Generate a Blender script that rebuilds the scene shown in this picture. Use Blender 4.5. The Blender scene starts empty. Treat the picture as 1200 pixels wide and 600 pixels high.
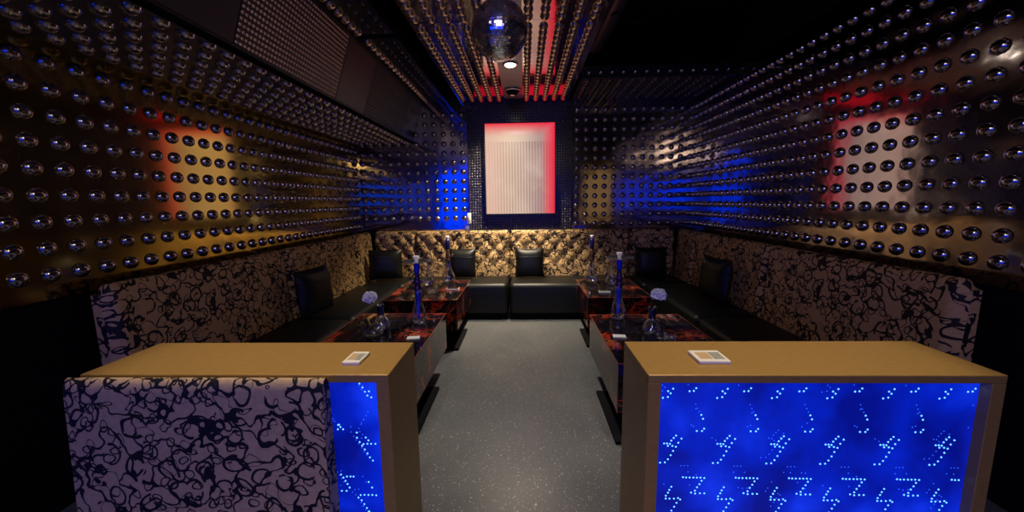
import bpy, bmesh, math, random
from mathutils import Vector, Matrix
random.seed(7)
sc = bpy.context.scene
col = sc.collection
PI = math.pi

# ------------------------------------------------------------------ materials
def new_mat(name, color=(.5, .5, .5), rough=.5, metal=0., spec=.5, coat=0., emit=None, estr=0., trans=0., ior=1.45):
    m = bpy.data.materials.new(name)
    m.use_nodes = True
    b = m.node_tree.nodes['Principled BSDF']
    b.inputs['Base Color'].default_value = (*color, 1)
    b.inputs['Roughness'].default_value = rough
    b.inputs['Metallic'].default_value = metal
    b.inputs['Specular IOR Level'].default_value = spec
    b.inputs['Coat Weight'].default_value = coat
    b.inputs['Coat Roughness'].default_value = .05
    b.inputs['IOR'].default_value = ior
    b.inputs['Transmission Weight'].default_value = trans
    if emit:
        b.inputs['Emission Color'].default_value = (*emit, 1)
        b.inputs['Emission Strength'].default_value = estr
    return m

class G:
    """tiny node-graph helper"""
    def __init__(s, m):
        s.t = m.node_tree
        s.b = s.t.nodes['Principled BSDF']
    def n(s, typ, **kw):
        x = s.t.nodes.new(typ)
        for k, v in kw.items():
            setattr(x, k, v)
        return x
    def l(s, a, b):
        s.t.links.new(a, b)
    def math(s, op, a, b=None, clamp=False):
        x = s.n('ShaderNodeMath', operation=op, use_clamp=clamp)
        for i, v in enumerate((a, b)):
            if v is None: continue
            if isinstance(v, (int, float)): x.inputs[i].default_value = v
            else: s.l(v, x.inputs[i])
        return x.outputs[0]
    def ramp(s, f, stops, interp='LINEAR'):
        r = s.n('ShaderNodeValToRGB')
        r.color_ramp.interpolation = interp
        e = r.color_ramp.elements
        while len(e) < len(stops): e.new(.5)
        for i, (p, c) in enumerate(stops):
            e[i].position = p
            e[i].color = (*c, 1)
        s.l(f, r.inputs[0])
        return r.outputs[0]
    def mix(s, f, a, b):
        x = s.n('ShaderNodeMix', data_type='RGBA')
        if isinstance(f, (int, float)): x.inputs[0].default_value = f
        else: s.l(f, x.inputs[0])
        for i, v in ((6, a), (7, b)):
            if isinstance(v, tuple): x.inputs[i].default_value = (*v, 1)
            else: s.l(v, x.inputs[i])
        return x.outputs[2]
    def noise(s, vec, scale, detail=3, rough=.5):
        x = s.n('ShaderNodeTexNoise')
        x.inputs['Scale'].default_value = scale
        x.inputs['Detail'].default_value = detail
        x.inputs['Roughness'].default_value = rough
        if vec is not None: s.l(vec, x.inputs['Vector'])
        return x
    def coord(s, which='Object'):
        return s.n('ShaderNodeTexCoord').outputs[which]
    def bump(s, h, strength=.2, dist=.01):
        x = s.n('ShaderNodeBump')
        x.inputs['Strength'].default_value = strength
        x.inputs['Distance'].default_value = dist
        s.l(h, x.inputs['Height'])
        s.l(x.outputs[0], s.b.inputs['Normal'])

def warp(g, vec, scale, amount):
    nz = g.noise(vec, scale, 2)
    sub = g.n('ShaderNodeVectorMath', operation='SUBTRACT')
    g.l(nz.outputs['Color'], sub.inputs[0]); sub.inputs[1].default_value = (.5, .5, .5)
    sc_ = g.n('ShaderNodeVectorMath', operation='SCALE')
    g.l(sub.outputs[0], sc_.inputs[0]); sc_.inputs['Scale'].default_value = amount
    ad = g.n('ShaderNodeVectorMath', operation='ADD')
    g.l(vec, ad.inputs[0]); g.l(sc_.outputs[0], ad.inputs[1])
    return ad.outputs[0]

# black mirror sheet of the walls and ceiling
M_MIRROR = new_mat('black_mirror_sheet', (.42, .37, .38), .10, 1.0)
g = G(M_MIRROR)
g.bump(g.noise(g.coord(), 5, 2).outputs['Fac'], .12, .02)
M_CMIRROR = new_mat('bronze_mirror_sheet', (.64, .47, .41), .09, 1.0)
g = G(M_CMIRROR)
g.bump(g.noise(g.coord(), 5, 2).outputs['Fac'], .10, .02)
M_GOLDREFL = new_mat('gold_reflection_sheet', (.50, .38, .12), .11, 1.0)  # left wall mirror tinted gold to imitate gold reflections and mute blue ones
M_DARKSTUD = new_mat('black_gloss_stud', (.11, .095, .09), .16, 1.0)
M_STUD = new_mat('smoked_chrome', (.48, .44, .41), .14, 1.0)
M_GLINTSTUD = new_mat('gold_glint_stud', (.72, .55, .36), .16, 1.0)  # stud metal coloured warm to stand in for gold highlights
M_FINE = new_mat('black_gloss_plastic', (.014, .014, .016), .22, 0, .6)
M_FINESTUD = new_mat('small_black_stud', (.15, .135, .12), .25, 1.0)
M_BRASSTUD = new_mat('small_brass_stud', (.85, .62, .42), .30, .9)
M_PLAIN = new_mat('satin_grey_sheet', (.055, .047, .047), .42, .3)
M_STRIP = new_mat('satin_grey_strip', (.30, .27, .25), .38, .25)
M_BLACK = new_mat('matt_black', (.004, .004, .005), .85, 0, .15)
M_DARK = new_mat('dark_grey', (.02, .02, .022), .5)
M_CHROME = new_mat('chrome', (.75, .75, .75), .08, 1.0)
M_STEEL = new_mat('brushed_steel', (.55, .53, .5), .25, 1.0)
M_WHITE = new_mat('white_plastic', (.78, .78, .76), .4)
M_CERAMIC = new_mat('white_ceramic', (.85, .85, .83), .25)
M_CARD_A = new_mat('card_beige_print', (.55, .38, .22), .5)
M_CARD_B = new_mat('card_grey_print', (.18, .20, .17), .5)
M_DUCT = new_mat('dark_duct_foil', (.10, .09, .085), .38, .7)

# black leather
M_LEATHER = new_mat('black_leather', (.0065, .007, .0065), .42, 0, .38)
g = G(M_LEATHER)
v = g.n('ShaderNodeTexVoronoi'); v.inputs['Scale'].default_value = 260
g.l(g.coord(), v.inputs['Vector'])
g.bump(v.outputs['Distance'], .15, .002)

# tan velvet with black scroll print (UV in metres)
def scroll(name, base, ink, sc1=9):
    m = new_mat(name, base, .62, 0, .35)
    g = G(m)
    uv = g.coord('UV')
    w = warp(g, uv, 7, .075)
    v1 = g.n('ShaderNodeTexVoronoi', voronoi_dimensions='2D'); v1.inputs['Scale'].default_value = sc1
    g.l(w, v1.inputs['Vector'])
    d = g.math('ABSOLUTE', g.math('SUBTRACT', v1.outputs['Distance'], .33))
    ring = g.math('LESS_THAN', d, .048)
    v2 = g.n('ShaderNodeTexVoronoi', voronoi_dimensions='2D'); v2.inputs['Scale'].default_value = sc1 * 1.75
    g.l(warp(g, uv, 11, .06), v2.inputs['Vector'])
    d2 = g.math('ABSOLUTE', g.math('SUBTRACT', v2.outputs['Distance'], .43))
    ring2 = g.math('LESS_THAN', g.math('ABSOLUTE', g.math('SUBTRACT', v2.outputs['Distance'], .27)), .050)
    nz = g.noise(uv, 4, 1)
    na = g.noise(uv, sc1 * 1.3, 1)
    ring = g.math('MULTIPLY', ring, g.math('GREATER_THAN', na.outputs['Fac'], .43))
    ring2 = g.math('MULTIPLY', ring2, g.math('GREATER_THAN', nz.outputs['Fac'], .46))
    n3 = g.noise(w, sc1 * .95, 2, .4)
    curl = g.math("LESS_THAN", g.math("ABSOLUTE", g.math("SUBTRACT", n3.outputs["Fac"], .5)), .022)
    n4 = g.noise(w, sc1 * 1.1, 1)
    curl2 = g.math('LESS_THAN', g.math('ABSOLUTE', g.math('SUBTRACT', n4.outputs['Fac'], .40)), .009)
    ink_f = g.math('MAXIMUM', g.math('MAXIMUM', ring, ring2), g.math('MAXIMUM', curl, curl2))
    n2 = g.noise(uv, 60, 2)
    tone = g.mix(n2.outputs['Fac'], tuple(c * .75 for c in base), tuple(min(1, c * 1.25) for c in base))
    c = g.mix(ink_f, tone, ink)
    g.l(c, g.b.inputs['Base Color'])
    return m
M_SCROLL = scroll('tan_scroll_velvet', (.54, .345, .145), (.012, .010, .010))
M_SCROLL_END = scroll('tan_scroll_velvet_wide', (.46, .33, .20), (.010, .009, .012), 12)

# black marble with red veins
M_MARBLE = new_mat('black_red_marble', (.01, .01, .01), .035, 0, .6)
g = G(M_MARBLE)
oc = g.coord()
w = warp(g, oc, 3.2, .55)
nz = g.noise(w, 3.6, 7, .66)
d = g.math('ABSOLUTE', g.math('SUBTRACT', nz.outputs['Fac'], .5))
vein = g.ramp(d, [(0, (1, 1, 1)), (.016, (.5, .5, .5)), (.032, (0, 0, 0))])
msk = g.noise(oc, 2.6, 2)
mm = g.ramp(msk.outputs['Fac'], [(.44, (0, 0, 0)), (.60, (1, 1, 1))])
f = g.math('MULTIPLY', vein, mm)
hue = g.noise(oc, 5, 2)
vc = g.ramp(hue.outputs['Fac'], [(.35, (.42, .008, .006)), (.55, (.62, .035, .012)), (.75, (.45, .15, .06))])
n2 = g.noise(w, 12, 4)
d2 = g.math('ABSOLUTE', g.math('SUBTRACT', n2.outputs['Fac'], .5))
thin = g.ramp(d2, [(0, (.9, .9, .9)), (.016, (0, 0, 0))])
c = g.mix(f, (.007, .006, .007), vc)
c = g.mix(g.math('MULTIPLY', thin, mm), c, (.42, .11, .05))
g.l(c, g.b.inputs['Base Color'])
M_EDGE = new_mat('red_edge_glint', (.40, .10, .07), .15, .4)  # colour of thin strips that draw the red highlight along table edges

# gold laminate
M_GOLD = new_mat('gold_laminate', (.40, .245, .075), .42, .25)
g = G(M_GOLD)
mp = g.n('ShaderNodeMapping'); mp.inputs['Scale'].default_value = (8, 60, 60)
g.l(g.coord(), mp.inputs['Vector'])
nz = g.noise(mp.outputs[0], 4, 3)
g.l(g.ramp(nz.outputs['Fac'], [(.3, (.35, .21, .062)), (.7, (.44, .275, .09))]), g.b.inputs['Base Color'])

# blue back-lit acrylic
M_BLUE = new_mat('blue_lit_acrylic', (.01, .02, .2), .12, 0, .5, emit=(0, .02, 1), estr=.5)
g = G(M_BLUE)
nz = g.noise(g.coord(), 5.5, 3)
vv = g.n('ShaderNodeTexVoronoi', feature='F1'); vv.inputs['Scale'].default_value = 6
g.l(g.coord(), vv.inputs['Vector'])
fac = g.math('ADD', nz.outputs['Fac'], g.math('MULTIPLY', vv.outputs['Distance'], -.35))
g.l(g.ramp(fac, [(.15, (.0, .004, .24)), (.38, (.0, .014, .55)), (.62, (.004, .04, .95))]), g.b.inputs['Emission Color'])
g.b.inputs['Emission Strength'].default_value = .85
M_LED = new_mat('blue_white_led', (.2, .4, 1), .4, emit=(.10, .36, 1), estr=2.6)
M_LEDREFL = new_mat('blue_led_reflection', (.1, .2, 1), .4, emit=(.02, .12, 1), estr=1.2)  # glowing dots drawn in place of the LEDs' mirror reflections

# lit striped wall panel
M_SCREEN = new_mat('lit_striped_panel', (.004, .004, .004), .5, 0, .1, emit=(1, .8, .7), estr=1)
g = G(M_SCREEN)
sep = g.n('ShaderNodeSeparateXYZ'); g.l(g.coord('UV'), sep.inputs[0])
u, vv = sep.outputs[0], sep.outputs[1]
st = g.math('SINE', g.math('MULTIPLY', u, 2 * PI * 24))
st = g.math('MULTIPLY', g.math('ADD', g.math('MULTIPLY', st, .5), .5), 1)
low = g.math('LESS_THAN', vv, .80)
nzs = g.noise(g.coord('UV'), 3, 3)
stripe = g.math('MULTIPLY', g.math('MULTIPLY', st, low), g.ramp(u, [(.08, (.15, .15, .15)), (.25, (.6, .6, .6)), (.5, (.75, .75, .75)), (.9, (1, 1, 1))]))
body = g.ramp(u, [(0, (.76, .46, .36)), (.3, (.78, .55, .40)), (.55, (.70, .52, .40)), (.78, (.46, .31, .29)), (1, (.6, .25, .27))])
body = g.mix(stripe, body, (.34, .20, .19))
blot = g.ramp(nzs.outputs['Fac'], [(.45, (0, 0, 0)), (.72, (1, 1, 1))])
body = g.mix(g.math('MULTIPLY', blot, .35), body, (.80, .62, .50))
ur = g.math('POWER', u, 1.0)
redr = g.ramp(u, [(.80, (0, 0, 0)), (.93, (.75, .75, .75)), (1, (1, 1, 1))])
redt = g.ramp(vv, [(.86, (0, 0, 0)), (.94, (.55, .55, .55)), (1, (1, 1, 1))])
red = g.math('MAXIMUM', redr, redt)
hot = g.math('MULTIPLY', g.ramp(g.math('ABSOLUTE', g.math('SUBTRACT', vv, .895)), [(0, (1, 1, 1)), (.035, (0, 0, 0))]),
             g.ramp(g.math('ABSOLUTE', g.math('SUBTRACT', u, .45)), [(0, (.8, .8, .8)), (.25, (0, 0, 0))]))
c = g.mix(red, body, (.84, .020, .055))
c = g.mix(hot, c, (.95, .62, .55))
g.l(c, g.b.inputs['Emission Color'])

# grey vinyl floor with pale flecks
M_FLOOR = new_mat('grey_flecked_vinyl', (.13, .135, .135), .36, 0, .45)
g = G(M_FLOOR)
oc = g.coord()
nz = g.noise(oc, 2.2, 4)
base = g.ramp(nz.outputs['Fac'], [(.3, (.105, .112, .115)), (.7, (.155, .158, .155))])
fine = g.noise(oc, 140, 2)
base = g.mix(g.math('MULTIPLY', fine.outputs['Fac'], .5), base, (.085, .09, .095))
def fleck(scale, rad, keep):
    v = g.n('ShaderNodeTexVoronoi'); v.inputs['Scale'].default_value = scale
    g.l(oc, v.inputs['Vector'])
    sp = g.n('ShaderNodeSeparateColor'); g.l(v.outputs['Color'], sp.inputs[0])
    return g.math('MULTIPLY', g.math('LESS_THAN', v.outputs['Distance'], rad), g.math('GREATER_THAN', sp.outputs[0], keep))
fl = g.math('MAXIMUM', fleck(70, .22, .88), fleck(150, .30, .90))
g.l(g.mix(fl, base, (.55, .54, .50)), g.b.inputs['Base Color'])
g.bump(fine.outputs['Fac'], .05, .003)

# glass
def thin_glass(name, tint, rough=.10, base=.07, edge=.75):
    m = bpy.data.materials.new(name); m.use_nodes = True
    t = m.node_tree; t.nodes.remove(t.nodes['Principled BSDF'])
    out = t.nodes['Material Output']
    tr = t.nodes.new('ShaderNodeBsdfTransparent'); tr.inputs[0].default_value = (*tint, 1)
    gl = t.nodes.new('ShaderNodeBsdfGlossy'); gl.inputs['Color'].default_value = (.95, .95, 1, 1); gl.inputs['Roughness'].default_value = rough
    lw = t.nodes.new('ShaderNodeLayerWeight'); lw.inputs['Blend'].default_value = .35
    mr = t.nodes.new('ShaderNodeMapRange'); mr.inputs['To Min'].default_value = base; mr.inputs['To Max'].default_value = edge
    mx = t.nodes.new('ShaderNodeMixShader')
    t.links.new(lw.outputs['Facing'], mr.inputs['Value']); t.links.new(mr.outputs[0], mx.inputs[0])
    t.links.new(tr.outputs[0], mx.inputs[1]); t.links.new(gl.outputs[0], mx.inputs[2]); t.links.new(mx.outputs[0], out.inputs[0])
    return m
M_GLASS = thin_glass('clear_glass', (.96, .97, .98))
M_BLUEGLASS = thin_glass('blue_tinted_glass', (.22, .28, .75), .12, .10, .7)
M_BLUEMETAL = new_mat('blue_anodised_metal', (.008, .035, .75), .30, .35, .6, emit=(0, .02, .8), estr=.0)
M_NAVY = new_mat('navy_lacquer', (.02, .02, .12), .25, .4)
M_COPPER = new_mat('brown_metal', (.20, .10, .06), .3, .8)
M_PURPLE = new_mat('violet_metal', (.05, .02, .12), .3, .6)
M_PETAL = new_mat('white_petal', (.80, .80, .86), .6)
M_STEM = new_mat('green_stem', (.03, .06, .03), .5)
M_BALL = new_mat('mirror_tiles', (.80, .81, .90), .19, 1.0)
M_GROUT = new_mat('grey_ball_core', (.30, .30, .33), .4, .5)
M_BULB = new_mat('warm_white_lamp', (1, .95, .85), .3, emit=(1, .9, .72), estr=14)

# ------------------------------------------------------------------ mesh helpers
class MB:
    def __init__(s):
        s.v, s.f, s.m, s.s, s.mats, s.uv = [], [], [], [], [], {}
    def mi(s, mat):
        if mat not in s.mats: s.mats.append(mat)
        return s.mats.index(mat)
    def add(s, verts, faces, mat, smooth=False, uvs=None):
        b = len(s.v)
        s.v.extend(tuple(v) for v in verts)
        k = s.mi(mat)
        for f in faces:
            if uvs is not None: s.uv[len(s.f)] = [uvs[i] for i in f]
            s.f.append(tuple(b + i for i in f)); s.m.append(k); s.s.append(smooth)
    def from_bm(s, bm, mat, smooth=False, xf=None):
        bm.verts.index_update()
        vs = [(xf @ v.co if xf else v.co.copy()) for v in bm.verts]
        s.add(vs, [[v.index for v in f.verts] for f in bm.faces], mat, smooth)
        bm.free()
    def box(s, lo, hi, mat, bevel=0, seg=2, xf=None, smooth=None):
        bm = bmesh.new()
        bmesh.ops.create_cube(bm, size=1)
        for v in bm.verts:
            v.co = Vector([(lo[i] + hi[i]) / 2 + v.co[i] * (hi[i] - lo[i]) for i in range(3)])
        if bevel:
            bmesh.ops.bevel(bm, geom=list(bm.edges), offset=bevel, segments=seg, profile=.5, affect='EDGES')
        s.from_bm(bm, mat, bool(bevel and seg > 2) if smooth is None else smooth, xf)
    def lathe(s, prof, mat, c=(0, 0, 0), n=28, smooth=True, closed=False):
        vs, fs = [], []
        for r, z in prof:
            for k in range(n):
                a = 2 * PI * k / n
                vs.append((c[0] + r * math.cos(a), c[1] + r * math.sin(a), c[2] + z))
        L = len(prof)
        for i in range(L if closed else L - 1):
            j = (i + 1) % L
            for k in range(n):
                k2 = (k + 1) % n
                fs.append((i * n + k, i * n + k2, j * n + k2, j * n + k))
        s.add(vs, fs, mat, smooth)
    def tube(s, pts, r, mat, n=10, smooth=True, taper=None):
        pts = [Vector(p) for p in pts]
        vs, fs = [], []
        for i, p in enumerate(pts):
            t = (pts[min(i + 1, len(pts) - 1)] - pts[max(i - 1, 0)]).normalized()
            ref = Vector((0, 0, 1)) if abs(t.z) < .9 else Vector((1, 0, 0))
            a = t.cross(ref).normalized(); b = t.cross(a)
            rr = r if taper is None else taper[i]
            for k in range(n):
                an = 2 * PI * k / n
                vs.append(p + (a * math.cos(an) + b * math.sin(an)) * rr)
        for i in range(len(pts) - 1):
            for k in range(n):
                k2 = (k + 1) % n
                fs.append((i * n + k, i * n + k2, (i + 1) * n + k2, (i + 1) * n + k))
        fs.append(tuple(range(n))[::-1]); fs.append(tuple((len(pts) - 1) * n + k for k in range(n)))
        s.add(vs, fs, mat, smooth)
    def domes(s, pts, n, r, h, mat, seg=10, rings=3):
        """mirror domes standing on a surface whose normal is n"""
        n = Vector(n).normalized()
        ref = Vector((0, 0, 1)) if abs(n.z) < .9 else Vector((0, 1, 0))
        a = n.cross(ref).normalized(); b = n.cross(a)
        if a.cross(b).dot(n) < 0: b = -b
        tv = []
        for i in range(rings):
            t = i / rings * PI / 2
            for k in range(seg):
                an = 2 * PI * k / seg
                tv.append((a * math.cos(an) + b * math.sin(an)) * (r * math.cos(t)) + n * (h * math.sin(t)))
        tv.append(n * h)
        tf = []
        for i in range(rings - 1):
            for k in range(seg):
                k2 = (k + 1) % seg
                tf.append((i * seg + k, i * seg + k2, (i + 1) * seg + k2, (i + 1) * seg + k))
        for k in range(seg):
            tf.append(((rings - 1) * seg + k, (rings - 1) * seg + (k + 1) % seg, rings * seg))
        for p in pts:
            p = Vector(p)
            s.add([p + q for q in tv], tf, mat, True)
    def build(s, name, parent=None, loc=None, rz=0):
        me = bpy.data.meshes.new(name)
        me.from_pydata(s.v, [], s.f)
        for m in s.mats: me.materials.append(m)
        me.polygons.foreach_set('material_index', s.m)
        me.polygons.foreach_set('use_smooth', s.s)
        if s.uv:
            uvl = me.uv_layers.new(name='UVMap')
            for fi, us in s.uv.items():
                p = me.polygons[fi]
                for k, li in enumerate(p.loop_indices): uvl.data[li].uv = us[k]
        me.update()
        o = bpy.data.objects.new(name, me)
        col.objects.link(o)
        if parent: o.parent = parent
        if loc: o.location = loc
        o.rotation_euler.z = rz
        return o

def tag(o, label, cat, group=None):
    o['label'] = label; o['category'] = cat
    if group: o['group'] = group
    return o
def thing(name, label, cat, loc=(0, 0, 0), rz=0, group=None):
    o = bpy.data.objects.new(name, None); col.objects.link(o)
    o.empty_display_size = .1
    o.location = loc; o.rotation_euler.z = rz
    return tag(o, label, cat, group)
def struct(o, label=None, cat=None):
    o['kind'] = 'structure'
    if label: o['label'] = label
    if cat: o['category'] = cat
    return o
def dup(root, loc, rz, label, group=None):
    r = root.copy(); col.objects.link(r); r.location = loc; r.rotation_euler.z = rz
    r['label'] = label
    if group: r['group'] = group
    for ch in list(root.children):
        c = ch.copy(); col.objects.link(c); c.parent = r
        for gch in list(ch.children):
            d = gch.copy(); col.objects.link(d); d.parent = c
    return r

# ------------------------------------------------------------------ room sizes (metres; camera stands at x=0, y=0)
XL, XR, YB = -2.20, 2.17, 5.15
ZC, ZV = 2.70, 3.30            # stud ceiling, void above it
YF = .85                       # where the side walls end
P = .121                       # stud pitch on the walls

b = MB(); b.box((-5, -3, -.1), (5, YB + .15, 0), M_FLOOR)
struct(b.build('floor'), 'grey flecked vinyl floor running up the aisle between the tables', 'floor')

b = MB(); b.box((-5, -3, ZV), (5, YB + .15, ZV + .1), M_BLACK)
ceil = struct(b.build('ceiling'), 'black ceiling void above the hung mirror panels', 'ceiling')

# back wall with two mirror-stud fields and a fine-stud field in the middle
b = MB(); b.box((-5, YB + .03, 0), (5, YB + .15, ZV), M_BLACK)
wb = struct(b.build('wall_back'), 'back wall clad in black mirror sheets with domed studs', 'wall')
def wall_field(name, x0, x1, xs):
    b = MB(); b.box((x0, YB, 1.0), (x1, YB + .03, ZC + .02), M_MIRROR)
    zs = [2.535 - P * k for k in range(13)] if x1 < 0 else [2.565 - P * k for k in range(14)]
    b.domes([(x, YB, z) for x in xs for z in zs if z > 1.09], (0, -1, 0), .037, .030, M_STUD)
    struct(b.build(name, wb))
wall_field('stud_panel', XL, -.735, [-.80 - P * k for k in range(12)])
wall_field('stud_panel', .635, XR, [.685 + P * k for k in range(13)])
b = MB(); b.box((-.73, YB + .005, .4), (.63, YB + .03, ZC + .02), M_FINE)
fp = .034
vs_pts = [(-.715 + fp * i, YB + .005, 1.0 + fp * k) for i in range(40) for k in range(49)
          if not (-.46 < -.715 + fp * i < .36 and 1.29 < 1.0 + fp * k < 2.36)]
b.domes(vs_pts, (0, -1, 0), .0125, .011, M_FINESTUD, seg=6, rings=2)
for x in (-.73, -.50, .40, .615):
    b.box((x, YB - .004, 1.0), (x + .012, YB + .006, ZC), M_FINE)
struct(b.build('fine_stud_panel', wb))

# side walls
def side_wall(name, x, s, label):
    b = MB()
    b.box((min(x, x + s * .12), YF, 0), (max(x, x + s * .12), YB + .03, ZV), M_BLACK)
    w = struct(b.build(name), label, 'wall')
    b = MB()
    b.box((min(x, x - s * .012), YF, 1.0), (max(x, x - s * .012), YB, ZC + .02), M_GOLDREFL if s < 0 else M_MIRROR)
    ys = [YB - .08 - P * k for k in range(int((YB - YF - .1) / P))]
    zs = [2.565 - P * k for k in range(14)]
    if s < 0: zs = [z for z in zs if z < 2.15]
    b.domes([(x - s * .012, y, z) for y in ys for z in zs if z > 1.09], (-s, 0, 0), .037, .030, M_STUD)
    struct(b.build('stud_panel', w))
    return w
side_wall('wall_left', XL, -1, 'left wall of black mirror sheet with rows of domed studs')
side_wall('wall_right', XR, 1, 'right wall of black mirror sheet reflecting blue light')

# hung ceiling panels
def ceil_panel(name, x0, x1, y0, y1, xs, pitch=.102, skip=None, mat=M_CMIRROR, stud=None):
    b = MB(); b.box((x0, y0, ZC), (x1, y1, ZC + .07), mat)
    n = int((y1 - y0 - .04) / pitch)
    ys = [y1 - .05 - pitch * k for k in range(n + 1) if y1 - .05 - pitch * k > y0 + .03]
    b.domes([(x, y, ZC) for x in xs for y in ys], (0, 0, -1), .035, .032, stud or M_GLINTSTUD)
    return struct(b.build(name, ceil))
lrows = [-.765 + .116 * k for k in range(5)]
rrows = [.040 + .116 * k for k in range(5)]
SEAM = 4.34
for (y0, y1) in ((.2, 1.55), (1.56, 2.95), (2.96, SEAM - .006), (SEAM + .006, YB)):
    ceil_panel('mirror_panel', -.815, -.24, y0, y1, lrows)
for (y0, y1) in ((.2, 1.55), (1.553, 2.95), (2.953, SEAM), (SEAM + .002, YB)):
    ceil_panel('mirror_panel', -.005, .58, y0, y1, rrows)
b = MB(); b.box((-.24, .2, ZC + .012), (-.005, YB, ZC + .07), M_STRIP)
struct(b.build('lamp_strip', ceil))
# narrow strip beside the soffit with three stud rows
for (y0, y1) in ((.2, 1.60), (1.64, 3.12), (3.20, YB)):
    b = MB(); b.box((-1.30, y0, ZC), (-.985, y1, ZC + .07), M_FINE)
    n = int((y1 - y0 - .04) / .102)
    ys = [y1 - .05 - .102 * k for k in range(n + 1) if y1 - .05 - .102 * k > y0 + .03]
    b.domes([(-1.245, y, ZC) for y in ys], (0, 0, -1), .035, .032, M_GLINTSTUD)
    b.domes([(x, y, ZC) for x in (-1.13, -1.035) for y in ys], (0, 0, -1), .020, .018, M_DARKSTUD)
    struct(b.build('mirror_panel', ceil))
# short panel over the right of the back wall
ceil_panel('mirror_panel', .62, XR, SEAM, YB, [.70 + P * k for k in range(13)], mat=M_FINE, stud=M_DARKSTUD)
b = MB(); b.box((.62, SEAM - .012, ZC), (XR, SEAM, ZC + .12), M_FINE)
b.domes([(.70 + P * k, SEAM - .012, ZC + .06) for k in range(13)], (0, -1, 0), .026, .02, M_STUD)
struct(b.build('panel_lip', ceil))

# slanted soffit on the left
ST, SB = (-1.305, ZC), (-1.47, 2.22)
b = MB()
def prism(b, y0, y1, mat):
    pts = [(ST[0], ZC), (SB[0], SB[1]), (XL - .0, 2.19), (XL - .0, ZC + .5), (ST[0], ZC + .5)]
    n = len(pts)
    vs = [(x, y0, z) for x, z in pts] + [(x, y1, z) for x, z in pts]
    fs = [tuple(range(n)), tuple(range(n, 2 * n))[::-1]] + [(i, i + n, (i + 1) % n + n, (i + 1) % n) for i in range(n)]
    b.add(vs, fs, mat)
prism(b, YF, YB, M_DARK)
sof = struct(b.build('soffit', ceil))
nrm = Vector((ZC - SB[1], 0, -(ST[0] - SB[0]))).normalized()
slope = Vector((ST[0] - SB[0], 0, ST[1] - SB[1])); slen = slope.length; slope.normalize()
def soffit_panel(name, y0, y1, mat, pitch=None, rad=.007, studmat=M_BRASSTUD, inset=.012):
    b = MB()
    o = Vector((SB[0], 0, SB[1])) + nrm * .001
    p0, p1 = o + slope * inset, o + slope * (slen - inset - .02)
    th = nrm * .010
    vs = []
    for y in (y0, y1):
        for q in (p0, p1, p1 + th, p0 + th): vs.append((q.x, y, q.z))
    b.add(vs, [(0, 1, 2, 3), (7, 6, 5, 4), (0, 4, 5, 1), (1, 5, 6, 2), (2, 6, 7, 3), (3, 7, 4, 0)], mat)
    if pitch:
        nu = int((y1 - y0 - .02) / pitch); nv = int(((p1 - p0).length - .02) / pitch)
        pts = []
        for i in range(nu + 1):
            for k in range(nv + 1):
                q = p0 + th + slope * (.012 + pitch * k)
                pts.append((q.x, y0 + .012 + pitch * i, q.z))
        b.domes(pts, nrm, rad, rad * .85, studmat, seg=6, rings=2)
    b2 = b.build(name, ceil)
    return struct(b2)
soffit_panel('soffit_panel', 3.62, 4.66, M_DARK, .030, .0065, M_FINESTUD)
soffit_panel('soffit_panel', 3.09, 3.61, M_PLAIN)
soffit_panel('soffit_panel', 2.03, 3.08, M_PLAIN, .0295, .0095)
soffit_panel('soffit_panel', 1.50, 2.02, M_PLAIN)
soffit_panel('soffit_panel', .88, 1.49, M_PLAIN, .0295, .009)
soffit_panel('soffit_panel', 4.67, 5.14, M_DARK)
# studded underside of the soffit
b = MB(); b.box((XL + .012, YF + .02, 2.175), (SB[0] - .01, YB - .01, 2.188), M_PLAIN)
b.domes([(XL + .10 + P * i, YB - .1 - P * k, 2.175) for i in range(6) for k in range(34)], (0, 0, -1), .036, .03, M_STUD)
struct(b.build('soffit_underside', ceil))

# rear of the room, behind the camera
b = MB(); b.box((-5, -3.1, 0), (5, -3, ZV), M_DARK)
struct(b.build('wall_rear'), 'dark rear wall behind the viewer', 'wall')

# ------------------------------------------------------------------ ceiling fixtures
b = MB()
R = .155
# disco ball: mirror tiles over a grey core, built in two halves with a seam
rows = 36
core_rz = [(R * .97 * math.cos(t), R * .97 * math.sin(t)) for t in [-PI / 2 + PI * k / 24 for k in range(25)]]
bt = thing('disco_ball', 'large mirror-tiled disco ball hanging from the middle of the studded ceiling', 'disco ball', (-.128, 2.27, 2.352))
b.lathe([(max(r, .001), z) for r, z in core_rz], M_GROUT, n=40)
b.build('core', bt)
b = MB()
for i in range(rows):
    t0 = -PI / 2 + PI * (i + .06) / rows; t1 = -PI / 2 + PI * (i + .94) / rows
    tm = (t0 + t1) / 2
    n = max(4, int(2 * rows * math.cos(tm)))
    for k in range(n):
        a0 = 2 * PI * (k + .05) / n; a1 = 2 * PI * (k + .95) / n
        c = Vector((math.cos(tm) * math.cos((a0 + a1) / 2), math.cos(tm) * math.sin((a0 + a1) / 2), math.sin(tm)))
        j = Vector((random.gauss(0, .06), random.gauss(0, .06), random.gauss(0, .06)))
        q = []
        for (t, a) in ((t0, a0), (t0, a1), (t1, a1), (t1, a0)):
            p = Vector((math.cos(t) * math.cos(a), math.cos(t) * math.sin(a), math.sin(t)))
            nn = (c + j).normalized()
            p = p + nn * ((c - p).dot(nn))
            q.append(p * R)
        b.add(q, [(0, 1, 2, 3)], M_BALL)
b.build('mirror_tiles', bt)
b = MB(); b.lathe([(R * 1.0, -.006), (R * 1.02, -.005), (R * 1.02, .005), (R * 1.0, .006)], M_CHROME, n=72, closed=True)
b.build('equator_band', bt)
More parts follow.
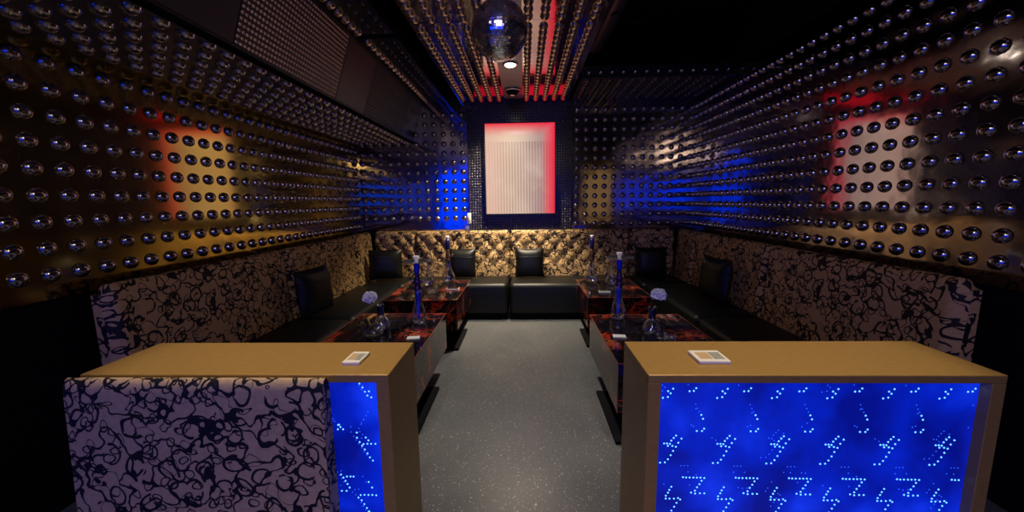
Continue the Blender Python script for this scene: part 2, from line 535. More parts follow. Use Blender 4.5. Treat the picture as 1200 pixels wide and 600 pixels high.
b = MB(); b.lathe([(.001, .155), (.03, .155), (.03, .19), (.012, .195), (.012, .235), (.045, .24), (.045, ZC - 2.352 + .001), (.001, ZC - 2.352 + .001)], M_STEEL, n=20)
b.build('hanging_rod', bt)

lt = thing('ceiling_downlight', 'bright round white downlight in the grey ceiling strip, just behind the disco ball', 'ceiling light', (-.12, 3.88, ZC + .012))
b = MB(); b.lathe([(.055, 0), (.075, -.004), (.075, -.010), (.055, -.012), (.050, -.004)], M_CHROME, n=32, closed=True); b.build('ring', lt)
b = MB(); b.lathe([(.0005, -.028), (.025, -.026), (.044, -.018), (.052, -.006), (.052, 0)], M_BULB, n=28); b.build('bulb', lt)

lt = thing('ceiling_spotlight', 'round black ceiling fixture with chrome ring in front of the back wall', 'ceiling light', (-.125, 4.72, ZC + .012))
b = MB(); b.lathe([(.075, 0), (.098, -.005), (.100, -.016), (.082, -.024), (.074, -.012)], M_CHROME, n=36, closed=True); b.build('ring', lt)
b = MB(); b.lathe([(.0005, -.070), (.03, -.068), (.055, -.055), (.072, -.030), (.076, 0)], M_BLACK, n=28); b.build('housing', lt)
b = MB(); b.lathe([(.0005, -.074), (.022, -.073), (.03, -.068)], M_STEEL, n=20); b.build('lens', lt)

# duct and cable in the void on the right
pts, rad = [], []
n = 96
for i in range(n + 1):
    t = i / n
    pts.append((.80 - .07 * t, .6 + 3.6 * t, 2.99)); rad.append(.090 + (.006 if i % 2 else -.006))
b = MB(); b.tube(pts, .09, M_DUCT, n=20, taper=rad)
tag(b.build('flexible_duct'), 'dark ribbed flexible duct running beside the ceiling panels on the right', 'duct')
b = MB()
b.tube([(.66, 3.10, ZC + .08), (.70, 3.12, 2.80), (.80, 3.15, 2.745), (.90, 3.19, 2.76), (1.02, 3.24, 2.84), (1.12, 3.3, 3.02), (1.16, 3.32, ZV)], .009, M_BLACK, n=8)
tag(b.build('ceiling_cable'), 'black cable sagging in a curve beside the ceiling duct', 'cable')
b = MB()
b.box((-.80, YB - .055, 2.585), (-.66, YB - .005, 2.64), M_PLAIN, .008, 2)
b.lathe([(.018, 0), (.018, .02), (.001, .02)], M_DARK, (-.73, YB - .03, 2.64), n=14)
tag(b.build('junction_box'), 'small grey junction box at the top of the back wall', 'junction box')
ws = thing('wall_switch', 'narrow white switch low on the wall seam beside the blue reflection', 'switch', (-.735, YB, 1.20))
b = MB(); b.box((-.026, -.014, -.07), (.026, .0, .07), M_WHITE, .006, 3); b.build('plate', ws)
b = MB(); b.box((-.012, -.022, -.03), (.012, -.012, .03), M_WHITE, .004, 3); b.build('rocker', ws)

# ------------------------------------------------------------------ lit striped panel on the back wall
lp = thing('lit_wall_panel', 'large glowing pale striped panel edged red on the back wall', 'light panel', (-.048, YB - .005, 1.832))
W2, H2, D = .448, .574, .045
b = MB()
b.add([(-W2, -D, -H2), (W2, -D, -H2), (W2, -D, H2), (-W2, -D, H2)], [(0, 1, 2, 3)], M_SCREEN, uvs=[(0, 0), (1, 0), (1, 1), (0, 1)])
b.build('lit_face', lp)
b = MB()
t = .008
for lo, hi in (((-W2 - t, -D - .004, -H2 - t), (-W2, 0, H2 + t)), ((W2, -D - .004, -H2 - t), (W2 + t, 0, H2 + t)),
               ((-W2, -D - .004, -H2 - t), (W2, 0, -H2)), ((-W2, -D - .004, H2), (W2, 0, H2 + t)), ((-W2, -.02, -H2), (W2, 0, H2))):
    b.box(lo, hi, M_DARK)
b.build('casing', lp)

# ------------------------------------------------------------------ sofas
SD, SH, BH = .50, .45, 1.045      # seat depth, seat height, back height
def seat_mesh(w, d=SD):
    b = MB()
    b.box((.006, .0, .07), (w - .006, d + .08, SH), M_LEATHER, .055, 5)
    return b
def plinth_mesh(w, d=SD):
    b = MB(); b.box((.0, .045, 0), (w, d + .06, .075), M_BLACK); return b
def back_mesh(w, mat=M_SCROLL, tuft=True, y0=SD, th=.13, z0=.40, z1=BH, ends=.055):
    """upholstered back: profile swept along x, pressed in at the buttons; returns mesh and button spots"""
    b = MB()
    prof = []
    for k in range(29): prof.append((y0 + .035 * (k / 28) , z0 + (z1 - .05 - z0) * k / 28, -1, 0, 1))
    for k in range(1, 9):
        a = PI * k / 8
        prof.append((y0 + .035 + (th - .035) / 2 - (th - .035) / 2 * math.cos(a), z1 - .05 + .05 * math.sin(a), -math.cos(a), math.sin(a), max(0, 1 - k / 3)))
    for k in range(1, 4): prof.append((y0 + th, z1 - .05 - (z1 - .05 - z0) * k / 3, 1, 0, 0))
    nx = max(8, int(w / .0165))
    n_b = max(1, round(w / .2)); pa = w / n_b; pb = .115
    zt = z1 - .125
    vs, uvs, fs = [], [], []
    for i in range(nx + 1):
        x = w * i / nx
        e = min(x, w - x)
        edge = -ends * max(0, 1 - e / .04) ** 2
        L = 0
        for j, (y, z, ny, nz, m) in enumerate(prof):
            d = edge * (1 if m > 0 or nz > .1 else 0)
            if tuft and m > 0:
                p = x / pa + (z - zt) / (2 * pb) - .5
                q = x / pa - (z - zt) / (2 * pb) - .5
                puff = (abs(math.sin(PI * p)) * abs(math.sin(PI * q))) ** .52
                fade = 1.0
                if z < zt - 2.4 * pb: fade = max(0, 1 - (zt - 2.4 * pb - z) / .10)
                if z > zt + .02: fade = max(0, 1 - (z - zt - .02) / .10)
                d += .043 * m * ((puff - .62) * fade)
            vs.append((x, y + ny * d, z + nz * d))
            L = z if j < 32 else L + .02
            uvs.append((x, L))
    m_ = len(prof)
    for i in range(nx):
        for j in range(m_ - 1):
            fs.append((i * m_ + j, (i + 1) * m_ + j, (i + 1) * m_ + j + 1, i * m_ + j + 1))
    b.add(vs, fs, mat, True, uvs)
    for i in (0, nx):
        f = [i * m_ + j for j in range(m_)]
        vs2 = [vs[k] for k in f]
        face = tuple(range(m_))
        b.add(vs2, [face if i == 0 else face[::-1]], mat, False, [(v[1], v[2]) for v in vs2])
    spots = []
    if tuft:
        for r in range(3):
            z = zt - r * pb
            for i in range(n_b + 1):
                x = (i + (.5 if r % 2 == 0 else 0)) * pa
                if .05 < x < w - .05: spots.append((x, y0 + .035 * (z - z0) / (z1 - .05 - z0) + .030, z))
    return b, spots
BTN = MB(); BTN.lathe([(.0005, .010), (.012, .008), (.020, .002), (.023, -.006), (.0005, -.006)], M_LEATHER, n=14)
btn_src = None
def add_back(parent, w, **kw):
    global btn_src
    b, spots = back_mesh(w, **kw)
    o = b.build('backrest', parent)
    for s_ in spots:
        if btn_src is None:
            btn_src = BTN.build('button', o); c = btn_src
            for v in c.data.vertices: v.co = Vector((v.co.x, -v.co.z, v.co.y))
        else:
            c = btn_src.copy(); col.objects.link(c); c.parent = o
        c.location = s_
    return o
def sofa(label, w, loc, rz, group=None, tuft=True):
    t = thing('sofa', label, 'sofa', loc, rz, group)
    plinth_mesh(w).build('plinth', t)
    seat_mesh(w).build('seat', t)
    add_back(t, w, tuft=tuft)
    return t
YS = 4.47                                            # front of the seats along the back wall
SG = 'black and tan sofas round the walls'
sofa('tufted tan sofa with black seat under the back wall, left of the centre seam', 1.245, (-1.44, YS, 0), 0, SG)
sofa('tufted tan sofa with black seat under the back wall, right of the centre seam', 1.555, (-.19, YS, 0), 0, SG)
# corner pieces: a square seat with a back on each of the two walls
XLS, XRS = -1.47, 1.42
def corner(label, x0, x1, left):
    w = x1 - x0
    t = thing('corner_sofa', label, 'sofa', (x0, YS, 0), 0, SG)
    b = MB(); b.box((.006, 0, .07), (w - .006, SD + .06, SH), M_LEATHER, .05, 5); b.build('seat', t)
    b = MB(); b.box((.0, .0, 0), (w, SD + .04, .075), M_BLACK); b.build('plinth', t)
    add_back(t, w, tuft=True)
    L = SD + .02
    o = add_back(t, L, tuft=False)
    if left: o.location = (XLS - x0, 0, 0); o.rotation_euler.z = PI / 2
    else: o.location = (XRS - x0, L, 0); o.rotation_euler.z = -PI / 2
    return t
corner('dark corner sofa piece with tan back where left and back walls meet', XLS - SD - .02, -1.445, True)
corner('dark corner sofa piece in shadow where right and back walls meet', 1.37, XRS + SD + .02, False)
# side runs: front faces the aisle
for y0, y1, lab in ((3.15, 4.46, 'dark side sofa along the left wall, the piece nearest the back corner'),
                    (1.75, 3.14, 'dark side sofa along the left wall, the piece behind the left flower vase')):
    sofa(lab, y1 - y0, (XLS, y0, 0), PI / 2, SG, tuft=False)
for y0, y1, lab in ((3.15, 4.46, 'dark side sofa along the right wall, the piece nearest the back corner'),
                    (1.75, 3.14, 'dark side sofa along the right wall, the piece behind the right flower vase')):
    sofa(lab, y1 - y0, (XRS, y1, 0), -PI / 2, SG, tuft=False)
# booth sofa whose end shows in front of the left divider
t = thing('booth_sofa', 'scroll-print sofa back end standing in front of the left blue divider', 'sofa', (-1.40, 1.015, 0))
b, _ = back_mesh(.80, M_SCROLL_END, False, y0=0, th=.075, z0=.12, z1=.905, ends=.0)
b.build('backrest', t)
b = MB(); b.box((.02, -.50, .10), (.78, .0, .45), M_LEATHER, .05, 5); b.build('seat', t)
b = MB(); b.box((.04, -.46, 0), (.76, .05, .12), M_BLACK); b.build('plinth', t)

# cushions
def cushion(label, w, h, loc, rz, tilt, d=.15):
    n = 14
    vs, fs = [], []
    for sgn in (1, -1):
        for i in range(n + 1):
            for k in range(n + 1):
                u = -1 + 2 * i / n; v = -1 + 2 * k / n
                pf = ((1 - abs(u) ** 3.2) * (1 - abs(v) ** 3.2)) ** .55
                pinch = 1 - .045 * (1 - v * v) * abs(u) ** 3
                pin2 = 1 - .045 * (1 - u * u) * abs(v) ** 3
                vs.append((u * w / 2 * pinch, sgn * d / 2 * pf, v * h / 2 * pin2))
    N = (n + 1) ** 2
    for s_ in (0, 1):
        for i in range(n):
            for k in range(n):
                f = (i * (n + 1) + k, (i + 1) * (n + 1) + k, (i + 1) * (n + 1) + k + 1, i * (n + 1) + k + 1)
                fs.append(tuple(q + N * s_ for q in (f if s_ else f[::-1])))
    b = MB(); b.add(vs, fs, M_LEATHER, True)
    t = thing('cushion', label, 'cushion', loc, 0, 'square black cushions')
    t.rotation_euler = (tilt, 0, rz)
    b.build('cover', t)
    # piped seam round the edge and the flap line across the front
    loop = []
    for k in range(49):
        a = 2 * PI * k / 48
        c_, s2 = math.cos(a), math.sin(a)
        m = max(abs(c_), abs(s2)); u, v = c_ / m, s2 / m
        loop.append((u * w / 2 * (1 - .045 * (1 - v * v)), 0, v * h / 2 * (1 - .045 * (1 - u * u))))
    b = MB(); b.tube(loop, .0045, M_LEATHER, n=6); b.build('piping', t)
    fl = []
    for k in range(15):
        u = -1 + 2 * k / 14; v = .42
        fl.append((u * w / 2 * .985, -d / 2 * ((1 - abs(u) ** 3.2) * (1 - v ** 3.2)) ** .55 - .001, v * h / 2))
    b = MB(); b.tube(fl, .004, M_LEATHER, n=6); b.build('flap_seam', t)
    return t
zc = SH + .195
CB = 'square black cushion '
cushion(CB + 'on the back sofa, just left of the centre seam', .35, .36, (-.80, 4.835, zc), 0, -.09)
cushion(CB + 'on the back sofa, just right of the centre seam', .36, .36, (.062, 4.835, zc), 0, -.09)
cushion(CB + 'propped in the left corner of the back sofa', .40, .37, (-1.745, 4.72, zc + .01), .25, -.1)
cushion(CB + 'in the dark right corner of the back sofa', .38, .36, (1.575, 4.80, zc + .005), -.05, -.1)
cushion('black cushion leaning on the left side sofa at the photo edge', .42, .40, (-1.84, 3.24, zc + .025), PI / 2 - .12, -.09)
cushion('black cushion leaning on the right side sofa at the photo edge', .42, .40, (1.79, 3.62, zc + .025), -PI / 2 + .12, -.09)

# ------------------------------------------------------------------ low marble tables
def table(label, x0, x1, y0, y1):
    t = thing('low_table', label, 'table', ((x0 + x1) / 2, (y0 + y1) / 2, 0), 0, 'low black and red marble tables')
    w, d = (x1 - x0) / 2, (y1 - y0) / 2
    b = MB(); b.box((-w + .003, -d + .003, .20), (w - .003, d - .003, .485), M_MARBLE, .003, 1); b.build('box', t)
    b = MB(); b.box((-w, -d, .485), (w, d, .50), M_MARBLE, .002, 1); b.build('table_top', t)
    b = MB()
    e = .0045
    for lo, hi in (((-w - .001, -d - .001, .4965), (w + .001, -d + e, .5005)), ((-w - .001, d - e, .4965), (w + .001, d + .001, .5005)),
                   ((-w - .001, -d, .4965), (-w + e, d, .5005)), ((w - e, -d, .4965), (w + .001, d, .5005)),
                   ((-w + .0, -d + .0, .20), (-w + e, -d + e, .4965)), ((w - e, -d + .0, .20), (w - .0, -d + e, .4965))):
        b.box(lo, hi, M_EDGE)
    b.build('edge_glint', t)
    b = MB(); b.box((-w * .45, -d * .55, .022), (w * .45, d * .45, .20), M_BLACK); b.build('pedestal_foot', t)
    b = MB(); b.box((-w, -d + .0, 0), (w, d - .34, .022), M_BLACK, .003, 1); b.build('base_plate', t)
    return t
table('low black table with red veins beside the left divider, carrying the left flower vase', -1.375, -.662, 2.11, 3.10)
table('low black table with red veins at left, the one pushed up to the back sofa', -1.36, -.645, 3.53, 4.45)
table('low black table with red veins beside the right divider, carrying the right flower vase', .522, 1.23, 2.09, 3.045)
table('low black table with red veins at right, the one pushed up to the back sofa', .598, 1.21, 3.60, 4.45)

# ------------------------------------------------------------------ gold dividers with blue LED fronts
LED_L = [(-0.525, 0.857), (-0.516, 0.844), (-0.509, 0.83), (-0.496, 0.831), (-0.502, 0.817), (-0.49, 0.811), (-0.601, 0.717), (-0.604, 0.716), (-0.606, 0.701), (-0.589, 0.701), (-0.597, 0.709), (-0.545, 0.69), (-0.546, 0.672), (-0.538, 0.657), (-0.531, 0.644), (-0.523, 0.631), (-0.515, 0.617), (-0.508, 0.603), (-0.499, 0.592), (-0.517, 0.673), (-0.509, 0.663), (-0.526, 0.65), (-0.513, 0.651), (-0.501, 0.651), (-0.487, 0.651), (-0.608, 0.541), (-0.601, 0.53), (-0.589, 0.534), (-0.577, 0.534), (-0.567, 0.534), (-0.595, 0.518), (-0.589, 0.507), (-0.583, 0.494), (-0.594, 0.482), (-0.61, 0.482), (-0.518, 0.515), (-0.508, 0.495), (-0.548, 0.467), (-0.535, 0.468), (-0.522, 0.468), (-0.509, 0.468), (-0.496, 0.467), (-0.556, 0.458), (-0.546, 0.448), (-0.538, 0.434), (-0.53, 0.42), (-0.523, 0.407)]
DIM_L = [(-0.504, 0.761), (-0.511, 0.749), (-0.519, 0.736), (-0.527, 0.724), (-0.52, 0.734), (-0.529, 0.719), (-0.537, 0.705)]
LED_R = [(0.453, 0.842), (0.438, 0.834), (0.446, 0.827), (0.438, 0.815), (0.423, 0.812), (0.523, 0.844), (0.516, 0.835), (0.503, 0.834), (0.543, 0.756), (0.549, 0.743), (0.532, 0.702), (0.548, 0.702), (0.554, 0.71), (0.469, 0.686), (0.462, 0.678), (0.455, 0.669), (0.486, 0.676), (0.477, 0.662), (0.47, 0.648), (0.462, 0.634), (0.455, 0.619), (0.447, 0.605), (0.438, 0.594), (0.423, 0.593), (0.445, 0.651), (0.459, 0.651), (0.451, 0.658), (0.433, 0.659), (0.442, 0.659), (0.497, 0.543), (0.507, 0.542), (0.518, 0.542), (0.53, 0.542), (0.541, 0.542), (0.552, 0.542), (0.564, 0.541), (0.556, 0.531), (0.55, 0.519), (0.543, 0.508), (0.537, 0.496), (0.525, 0.489), (0.538, 0.486), (0.553, 0.487), (0.567, 0.487), (0.462, 0.509), (0.456, 0.498), (0.452, 0.488), (0.446, 0.477), (0.446, 0.467), (0.458, 0.467), (0.472, 0.467), (0.485, 0.469), (0.492, 0.464), (0.481, 0.452), (0.474, 0.438), (0.466, 0.424)]
DIM_R = [(0.524, 0.791), (0.53, 0.778), (0.536, 0.767), (0.521, 0.718), (0.489, 0.583), (0.499, 0.583), (0.51, 0.583)]
b = MB(); b.domes([(0, 0, 0)], (0, -1, 0), .0029, .0015, M_LED, seg=8, rings=2)
led_src = b.build('led')
def divider(label, x0, x1, y0, y1, leds, dims, inner):
    """hollow gold frame with a lit blue panel set into front and rear; x0..x1, y0..y1 in plan"""
    H = .90
    t = thing('led_divider', label, 'divider', (0, 0, 0), 0, 'gold dividers with blue LED panels')
    fr, ft = .040, .026
    b = MB()
    b.box((x0, y0, H - ft), (x1, y1, H), M_GOLD, .003, 2)
    b.box((x0, y0, 0), (x0 + fr, y1, H - ft), M_GOLD, .002, 1)
    b.box((x1 - fr, y0, 0), (x1, y1, H - ft), M_GOLD, .002, 1)
    b.box((x0 + fr, y0, 0), (x1 - fr, y1, .08), M_GOLD, .002, 1)
    b.build('frame', t)
    for y, s in ((y0 + .03, 1), (y1 - .03, -1)):
        b = MB(); b.box((x0 + fr, min(y, y + s * .012), .08), (x1 - fr, max(y, y + s * .012), H - ft), M_BLUE)
        b.build('lit_panel', t)
    ok = lambda x, z: x0 + fr + .01 < x < x1 - fr - .01 and .1 < z < H - ft - .01
    sh = -.145 if inner > 0 else .165
    alll, alld = [], []
    for k in range(6):
        for j, (x, z) in enumerate(leds): alll.append((x + sh * k, z))
        for x, z in dims: alld.append((x + sh * k, z))
    alll += [(x, z - .45) for x, z in alll if z - .45 > .1]
    alll = [q for q in alll if ok(*q)]
    alll.sort(key=lambda q: -q[1])
    for q in alll[:100]:
        c = led_src.copy(); col.objects.link(c); c.parent = t; c.location = (q[0], y0 + .0295, q[1])
    b = MB()
    b.domes([(x, y0 + .0295, z) for x, z in alld + [(x - .018, z + .02) for x, z in alll[::3]] if ok(x, z)], (0, -1, 0), .0018, .001, M_LEDREFL, seg=8, rings=2)
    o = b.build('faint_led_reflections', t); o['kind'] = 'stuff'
    if len(alll) > 100:
        b = MB(); b.domes([(x, y0 + .0295, z) for x, z in alll[100:]], (0, -1, 0), .0029, .0015, M_LED, seg=8, rings=2)
        o = b.build('led_rows', t); o['kind'] = 'stuff'
    return t
divider('gold-topped divider at left, blue lit front partly behind a scroll-print sofa end', -1.40, -.420, 1.10, 1.375, LED_L, DIM_L, 1)
divider('gold-topped divider at right with dotted blue lit front and a card on top', .366, 1.40, 1.10, 1.38, LED_R, DIM_R, -1)
bpy.data.objects.remove(led_src)

# ------------------------------------------------------------------ cards
def card(name, label, loc, rz, w, d, prints=True, th=.010, top=M_WHITE, cat='card'):
    t = thing(name, label, cat, loc, rz)
    b = MB(); b.box((-w / 2, -d / 2, 0), (w / 2, d / 2, th), M_WHITE, .002, 2); b.build('holder', t)
    b = MB()
    if prints:
        b.box((-w * .36, -d * .28, th), (w * .02, d * .28, th + .0008), M_CARD_A)
        for k in range(5):
            b.box((w * .06, -d * .30 + d * .125 * k, th), (w * .40, -d * .30 + d * .125 * k + d * .07, th + .0008), M_CARD_B)
    else:
        b.box((-w * .47, -d * .46, th), (w * .47, d * .46, th + .0008), top)
    b.build('print', t)
    return t
zt = .9005
card('menu_card', 'small white printed card lying on the left gold divider top', (-.568, 1.215, zt), .0, .058, .092)
card('menu_card', 'small white printed card lying on the right gold divider top', (.600, 1.222, zt), .0, .10, .092)
card('white_card', 'white card near the aisle edge of the left vase table', (-.765, 2.50, .5012), .15, .085, .055, False, .008, M_CERAMIC)
card('white_card', 'white card near the aisle edge of the right vase table', (.635, 2.52, .5012), -.1, .085, .055, False, .008, M_CERAMIC)
card('dark_card_holder', 'dark flat card holder with white edge on the back left table', (-.765, 3.98, .5012), 0, .13, .085, False, .012, M_BLACK)
card('dark_card_holder', 'dark flat card holder on the back right table beside the decanter', (.80, 3.80, .5012), 0, .11, .07, False, .010, M_CARD_B)

# ------------------------------------------------------------------ hookahs, vases, flowers, decanters, ashtrays
def shell(prof, th):
    """closed glass wall from an outer profile bottom->top"""
    inner = [(max(r - th, .0005), z + (th if i == 0 else 0)) for i, (r, z) in enumerate(prof)]
    return [(.0005, prof[0][1])] + prof + inner[::-1] + [(.0005, inner[0][1])]
def smoothprof(pts, n=5):
    out = []
    P_ = [pts[0]] + pts + [pts[-1]]
    for i in range(1, len(P_) - 2):
        for k in range(n):
            t = k / n
            q = []
            for c in (0, 1):
                p0, p1, p2, p3 = P_[i - 1][c], P_[i][c], P_[i + 1][c], P_[i + 2][c]
                q.append(.5 * ((2 * p1) + (-p0 + p2) * t + (2 * p0 - 5 * p1 + 4 * p2 - p3) * t * t + (-p0 + 3 * p1 - 3 * p2 + p3) * t ** 3))
            out.append((max(q[0], .001), q[1]))
    out.append(pts[-1])
    return out
def hookah(label, loc, rz, tall):
    t = thing('hookah', label, 'hookah', loc, rz, 'hookahs on the tables')
    if tall:       # blue stem, tray and slim waisted glass
        prof = smoothprof([(.040, .0), (.050, .012), (.058, .045), (.052, .085), (.036, .14), (.028, .19), (.027, .23), (.032, .262)])
        b = MB(); b.lathe(shell(prof, .004), M_GLASS, n=32); b.build('glass_base', t)
        b = MB(); b.lathe([(.001, .035), (.010, .035), (.012, .10), (.019, .17), (.024, .235), (.022, .255), (.024, .29), (.001, .29)], M_BLUEMETAL, n=20); b.build('down_tube', t)
        b = MB(); b.lathe([(.001, .262), (.036, .262), (.038, .272), (.026, .285), (.020, .30), (.032, .312), (.034, .325), (.020, .34), (.017, .37), (.018, .385), (.001, .385)], M_PURPLE, n=24); b.build('hub', t)
        for a in (.2, PI - .2):
            b = MB(); c, s = math.cos(a), math.sin(a)
            b.tube([(c * .02, s * .02, .312), (c * .045, s * .045, .325), (c * .062, s * .062, .345)], .008, M_STEEL, n=10); b.build('hose_port', t)
        b = MB(); b.lathe([(.001, .38), (.017, .38), (.0185, .40), (.022, .42), (.022, .455), (.019, .468), (.001, .468)], M_BLUEMETAL, n=20); b.build('stem', t)
        b = MB(); b.lathe([(.001, .468), (.02, .468), (.085, .472), (.105, .480), (.106, .483), (.085, .477), (.02, .473), (.001, .473)], M_STEEL, n=36); b.build('tray', t)
        b = MB(); b.lathe([(.010, .472), (.014, .482), (.014, .490), (.021, .502), (.023, .520), (.019, .520), (.012, .508), (.001, .506)], M_CERAMIC, n=22); b.build('bowl', t)
    else:          # teardrop glass, dark stem
        prof = smoothprof([(.045, .0), (.062, .010), (.078, .04), (.070, .085), (.045, .14), (.030, .20), (.026, .25)])
        b = MB(); b.lathe(shell(prof, .004), M_GLASS, n=32); b.build('glass_base', t)
        b = MB(); b.lathe([(.001, .03), (.009, .03), (.010, .25), (.001, .25)], M_NAVY, n=16); b.build('down_tube', t)
        b = MB(); b.lathe([(.001, .245), (.030, .245), (.032, .262), (.022, .28), (.028, .30), (.026, .33), (.019, .355), (.021, .38), (.001, .38)], M_COPPER, n=24); b.build('hub', t)
        b = MB(); b.lathe([(.001, .38), (.022, .38), (.026, .40), (.026, .47), (.020, .495), (.001, .495)], M_NAVY, n=20); b.build('stem', t)
        b = MB(); b.tube([(.02, 0, .29), (.045, 0, .30), (.058, 0, .325)], .007, M_STEEL, n=10); b.build('hose_port', t)
        b = MB(); b.lathe([(.008, .49), (.012, .50), (.019, .515), (.021, .535), (.016, .535), (.001, .522)], M_CERAMIC, n=20); b.build('bowl', t)
    return t
ZT = .5012
h = hookah('tall blue-stemmed hookah with tray on the left vase table', (-.82, 2.855, ZT), 0, True)
dup(h, (.727, 2.945, ZT), .4, 'tall blue-stemmed hookah with tray on the right vase table')
h = hookah('dark-stemmed hookah with teardrop glass on the back left table', (-.885, 4.37, ZT), 0, False)
dup(h, (.752, 4.30, ZT), .8, 'dark-stemmed hookah with teardrop glass on the back right table')

def vase(label, loc):
    t = thing('bud_vase', label, 'vase', loc)
    prof = smoothprof([(.038, 0), (.052, .012), (.060, .04), (.048, .075), (.026, .105), (.021, .13), (.021, .175), (.024, .19)])
    b = MB(); b.lathe(shell(prof, .004), M_GLASS, n=30); b.build('glass_body', t)
    b = MB(); b.lathe([(.0225, .112), (.0232, .13), (.0232, .172), (.0255, .19), (.0265, .19), (.0245, .172), (.0245, .13), (.0240, .112)], M_BLUEGLASS, n=26, closed=True); b.build('blue_collar', t)
    return t
vase('bulbous clear vase with blue neck at left, holding the leaning white flower', (-1.052, 2.69, ZT))
vase('bulbous clear vase with blue neck at right, holding the upright white flower', (.870, 2.585, ZT))
def flower(label, base, head, rx, rz_, flat):
    base, head = Vector(base), Vector(head)
    t = thing('artificial_flower', label, 'flower', base)
    b = MB();
    b.tube([(0, 0, 0), (0, 0, .06), (0, 0, .098), (head - base) * .5 + Vector((0, 0, .03)), head - base], .003, M_STEM, n=6); b.build('stem', t)
    b = MB(); rnd = random.Random(int(abs(head.x) * 1000))
    c = head - base
    for k in range(24):
        zz = -.45 + 1.45 * (k + .5) / 24; a = k * 2.39996
        rr = math.sqrt(max(0, 1 - zz * zz))
        d = Vector((rr * math.cos(a), rr * math.sin(a), zz))
        pc = c + Vector((d.x * rx * .66, d.y * rx * .66, d.z * rx * flat * .7))
        tx = d.cross(Vector((0, 0, 1)) if abs(d.z) < .9 else Vector((1, 0, 0))).normalized(); ty = d.cross(tx)
        vs, fs = [], []
        N, RN = 9, 3
        ps = rx * (.40 + rnd.random() * .14)
        vs.append(pc)
        for r_ in range(1, RN + 1):
            for q in range(N):
                an = 2 * PI * q / N
                f_ = r_ / RN
                wob = 1 + .14 * math.sin(3 * an + k)
                vs.append(pc + (tx * math.cos(an) + ty * math.sin(an)) * ps * f_ * wob + d * (ps * .55 * f_ * f_ * (1 + .3 * math.sin(2 * an + k))))
        for q in range(N): fs.append((0, 1 + q, 1 + (q + 1) % N))
        for r_ in range(RN - 1):
            for q in range(N):
                fs.append((1 + r_ * N + q, 1 + (r_ + 1) * N + q, 1 + (r_ + 1) * N + (q + 1) % N, 1 + r_ * N + (q + 1) % N))
        b.add(vs, fs, M_PETAL, True)
    b.build('blossom', t)
    return t
flower('white artificial flower leaning left out of the left vase', (-1.052, 2.69, ZT + .10), (-1.125, 2.69, .742), .050, 0, .72)
flower('white artificial flower standing upright in the right vase', (.870, 2.585, ZT + .10), (.908, 2.585, .775), .050, 0, .66)

def decanter(label, loc, k):
    t = thing('glass_decanter', label, 'decanter', loc, 0, 'clear glass decanters on the back tables')
    prof = smoothprof([(.040, 0), (.055, .015), (.060, .045), (.040, .10), (.020, .15), (.014, .20), (.014, .27), (.022, .30)])
    b = MB(); b.lathe(shell(prof, .0035), M_GLASS, n=28); b.build('glass_body', t)
    b = MB(); b.tube([(.02, -.01, .01), (.055, -.02, .05), (.062, -.02, .11), (.035, -.01, .18)], .0055, M_GLASS, n=8); b.build('handle', t)
    return t
d = decanter('clear glass decanter on the back left table left of its hookah', (-1.07, 4.18, ZT), 0)
dup(d, (.945, 4.16, ZT), PI, 'clear glass decanter on the back right table right of its hookah')

def ashtray(label, loc):
    t = thing('glass_ashtray', label, 'ashtray', loc, 0, 'cut glass ashtrays')
    b = MB()
    prof = [(.001, 0), (.050, 0), (.062, .012), (.066, .036), (.058, .040), (.050, .018), (.001, .014)]
    n = 16
    vs, fs = [], []
    for i, (r, z) in enumerate(prof):
        for k in range(n):
            a = 2 * PI * k / n
            rr = r * (1 + (.06 if k % 2 else -.06) * (1 if i in (2, 3) else 0)); zz = z - (.008 if (k % 4 == 0 and i in (3, 4)) else 0)
            vs.append((rr * math.cos(a), rr * math.sin(a), zz))
    for i in range(len(prof) - 1):
        for k in range(n):
            k2 = (k + 1) % n
            fs.append((i * n + k, i * n + k2, (i + 1) * n + k2, (i + 1) * n + k))
    b.add(vs, fs, M_GLASS, False)
    b.build('dish', t)
    return t
a = ashtray('cut glass ashtray in front of the left flower vase', (-1.06, 2.545, ZT))
dup(a, (.925, 2.455, ZT), .3, 'cut glass ashtray in front of the right flower vase')
dup(a, (-.945, 3.84, ZT), .5, 'cut glass ashtray on the back left table beside the dark card holder')
dup(a, (.93, 3.86, ZT), .2, 'cut glass ashtray on the back right table')

# ------------------------------------------------------------------ lights
def spot(name, loc, target, power, color, size=60, blend=.6, rad=.05):
    l = bpy.data.lights.new(name, 'SPOT'); l.energy = power; l.color = color
    l.spot_size = math.radians(size); l.spot_blend = blend; l.shadow_soft_size = rad
    o = bpy.data.objects.new(name, l); col.objects.link(o)
    o.location = loc
    o.rotation_euler = (Vector(target) - Vector(loc)).to_track_quat('-Z', 'Y').to_euler()
    return o
def area(name, loc, target, sx, sy, power, color):
    l = bpy.data.lights.new(name, 'AREA'); l.shape = 'RECTANGLE'; l.size = sx; l.size_y = sy; l.energy = power; l.color = color
    o = bpy.data.objects.new(name, l); col.objects.link(o)
    o.location = loc
    o.rotation_euler = (Vector(target) - Vector(loc)).to_track_quat('-Z', 'Y').to_euler()
    return o
WARM = (1, .80, .55)
NEUT = (1, .90, .76)
spot('downlight_lamp', (-.12, 3.88, ZC - .04), (-.12, 3.80, 0), 190, NEUT, 86, .55, .05)
spot('spotlight_lamp', (-.125, 4.72, ZC - .09), (-.42, 5.0, .8), 360, WARM, 90, .95, .04)
spot('front_lamp', (-.80, 1.30, ZC - .1), (-.76, 1.30, 0), 95, WARM, 48, .5, .06)
spot('front_lamp', (.80, 1.30, ZC - .1), (.76, 1.30, 0), 95, WARM, 48, .5, .06)
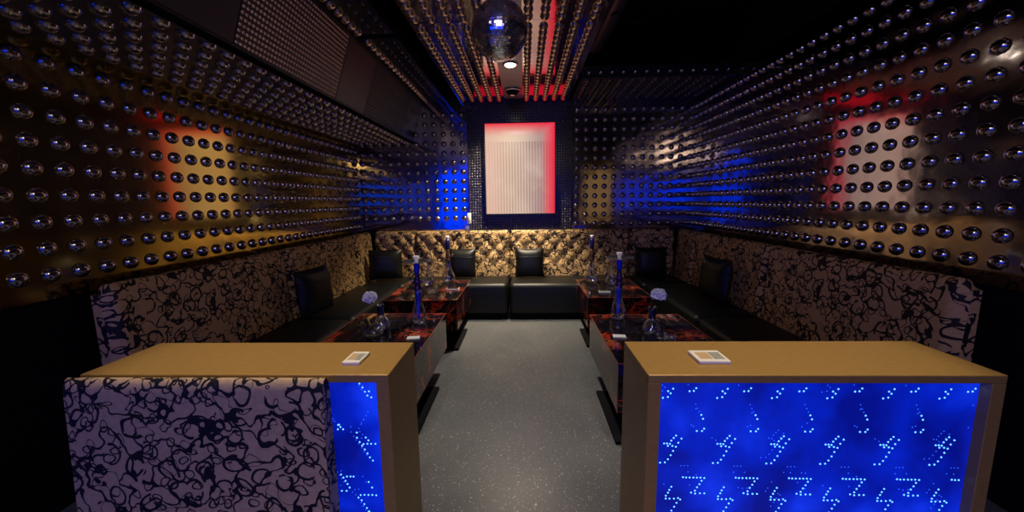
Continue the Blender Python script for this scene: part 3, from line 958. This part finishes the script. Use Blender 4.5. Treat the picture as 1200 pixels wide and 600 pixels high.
spot('table_fill', (-.95, 1.9, 2.6), (-1.0, 2.68, .5), 24, NEUT, 42, .8, .04)  # two added fill spots without a visible source, for flowers and tabletop sparkle
spot('table_fill', (.85, 1.9, 2.6), (.86, 2.65, .5), 22, NEUT, 36, .8, .04)
spot('aisle_fill', (-.05, 1.75, ZC - .05), (-.05, 1.9, 0), 30, NEUT, 40, .9, .06)  # weak fill added for the near aisle floor, no fixture there
spot('rear_floor_fill', (0, -1.2, ZC), (0, -1.2, 0), 120, WARM, 110, .8, .06)  # added behind the camera so the ball mirrors a lit floor
for lx, ly in ((-1.2, -1.7), (.9, -1.9), (-.4, -2.5)):
    spot('rear_glint_spot', (lx, ly, ZC), (lx * .5, 2.0, .6), 6, WARM, 120, .8, .16)  # extra unseen lights, added for specks in ball tiles and studs
area('rear_fill_area', (.1, -.9, 2.75), (0, 3, 1.0), 1.0, .7, 11, WARM)  # unseen fill added behind the camera for surfaces facing it
area('blue_wash_lamp', (-2.3, -2.6, 1.65), (-2.2, 5, 1.4), .95, 2.3, 24, (.0, .035, 1))
area('blue_screen_lamp', (.0, -2.6, 1.6), (.0, 5, 1.4), 2.4, 1.0, 25, (.0, .035, 1))
area('gold_wash_lamp', (2.4, -2.6, 1.6), (2.4, 5, 1.4), .9, 1.6, 1.5, (1, .62, .22))
area('red_strip_lamp', (.25, 5.10, 2.60), (.25, 4.6, 2.80), .6, .11, .14, (1, .01, .03))
area('red_strip_lamp', (-.42, 5.10, 2.60), (-.42, 4.6, 2.80), .4, .11, .06, (1, .01, .03))

w = bpy.data.worlds.new('dim_room'); sc.world = w; w.use_nodes = True
w.node_tree.nodes['Background'].inputs[0].default_value = (.02, .018, .03, 1)
w.node_tree.nodes['Background'].inputs[1].default_value = .15

# ------------------------------------------------------------------ camera
yaw, pitch, roll = (math.radians(a) for a in (1.9, 8.1, .8))
fw = Vector((-math.sin(yaw) * math.cos(pitch), math.cos(yaw) * math.cos(pitch), -math.sin(pitch)))
rt = Vector((math.cos(yaw), math.sin(yaw), 0)); up = rt.cross(fw)
rt2 = rt * math.cos(roll) - up * math.sin(roll)
up2 = rt * math.sin(roll) + up * math.cos(roll)
cd = bpy.data.cameras.new('camera'); cam = bpy.data.objects.new('camera', cd); col.objects.link(cam)
cam.matrix_world = Matrix(((rt2.x, up2.x, -fw.x, 0), (rt2.y, up2.y, -fw.y, 0), (rt2.z, up2.z, -fw.z, 1.42), (0, 0, 0, 1)))
cd.sensor_fit = 'HORIZONTAL'; cd.sensor_width = 36; cd.lens = 451 / 1200 * 36; cd.clip_start = .02
sc.camera = cam

sc.view_settings.view_transform = 'Standard'
sc.view_settings.look = 'None'
sc.view_settings.exposure = 0
sc.view_settings.gamma = 1
sc.view_settings.use_curve_mapping = False
try:
    sc.cycles.use_denoising = True
    sc.cycles.denoiser = 'OPENIMAGEDENOISE'
    sc.cycles.max_bounces = 10
    sc.cycles.sample_clamp_indirect = 6
except Exception:
    pass
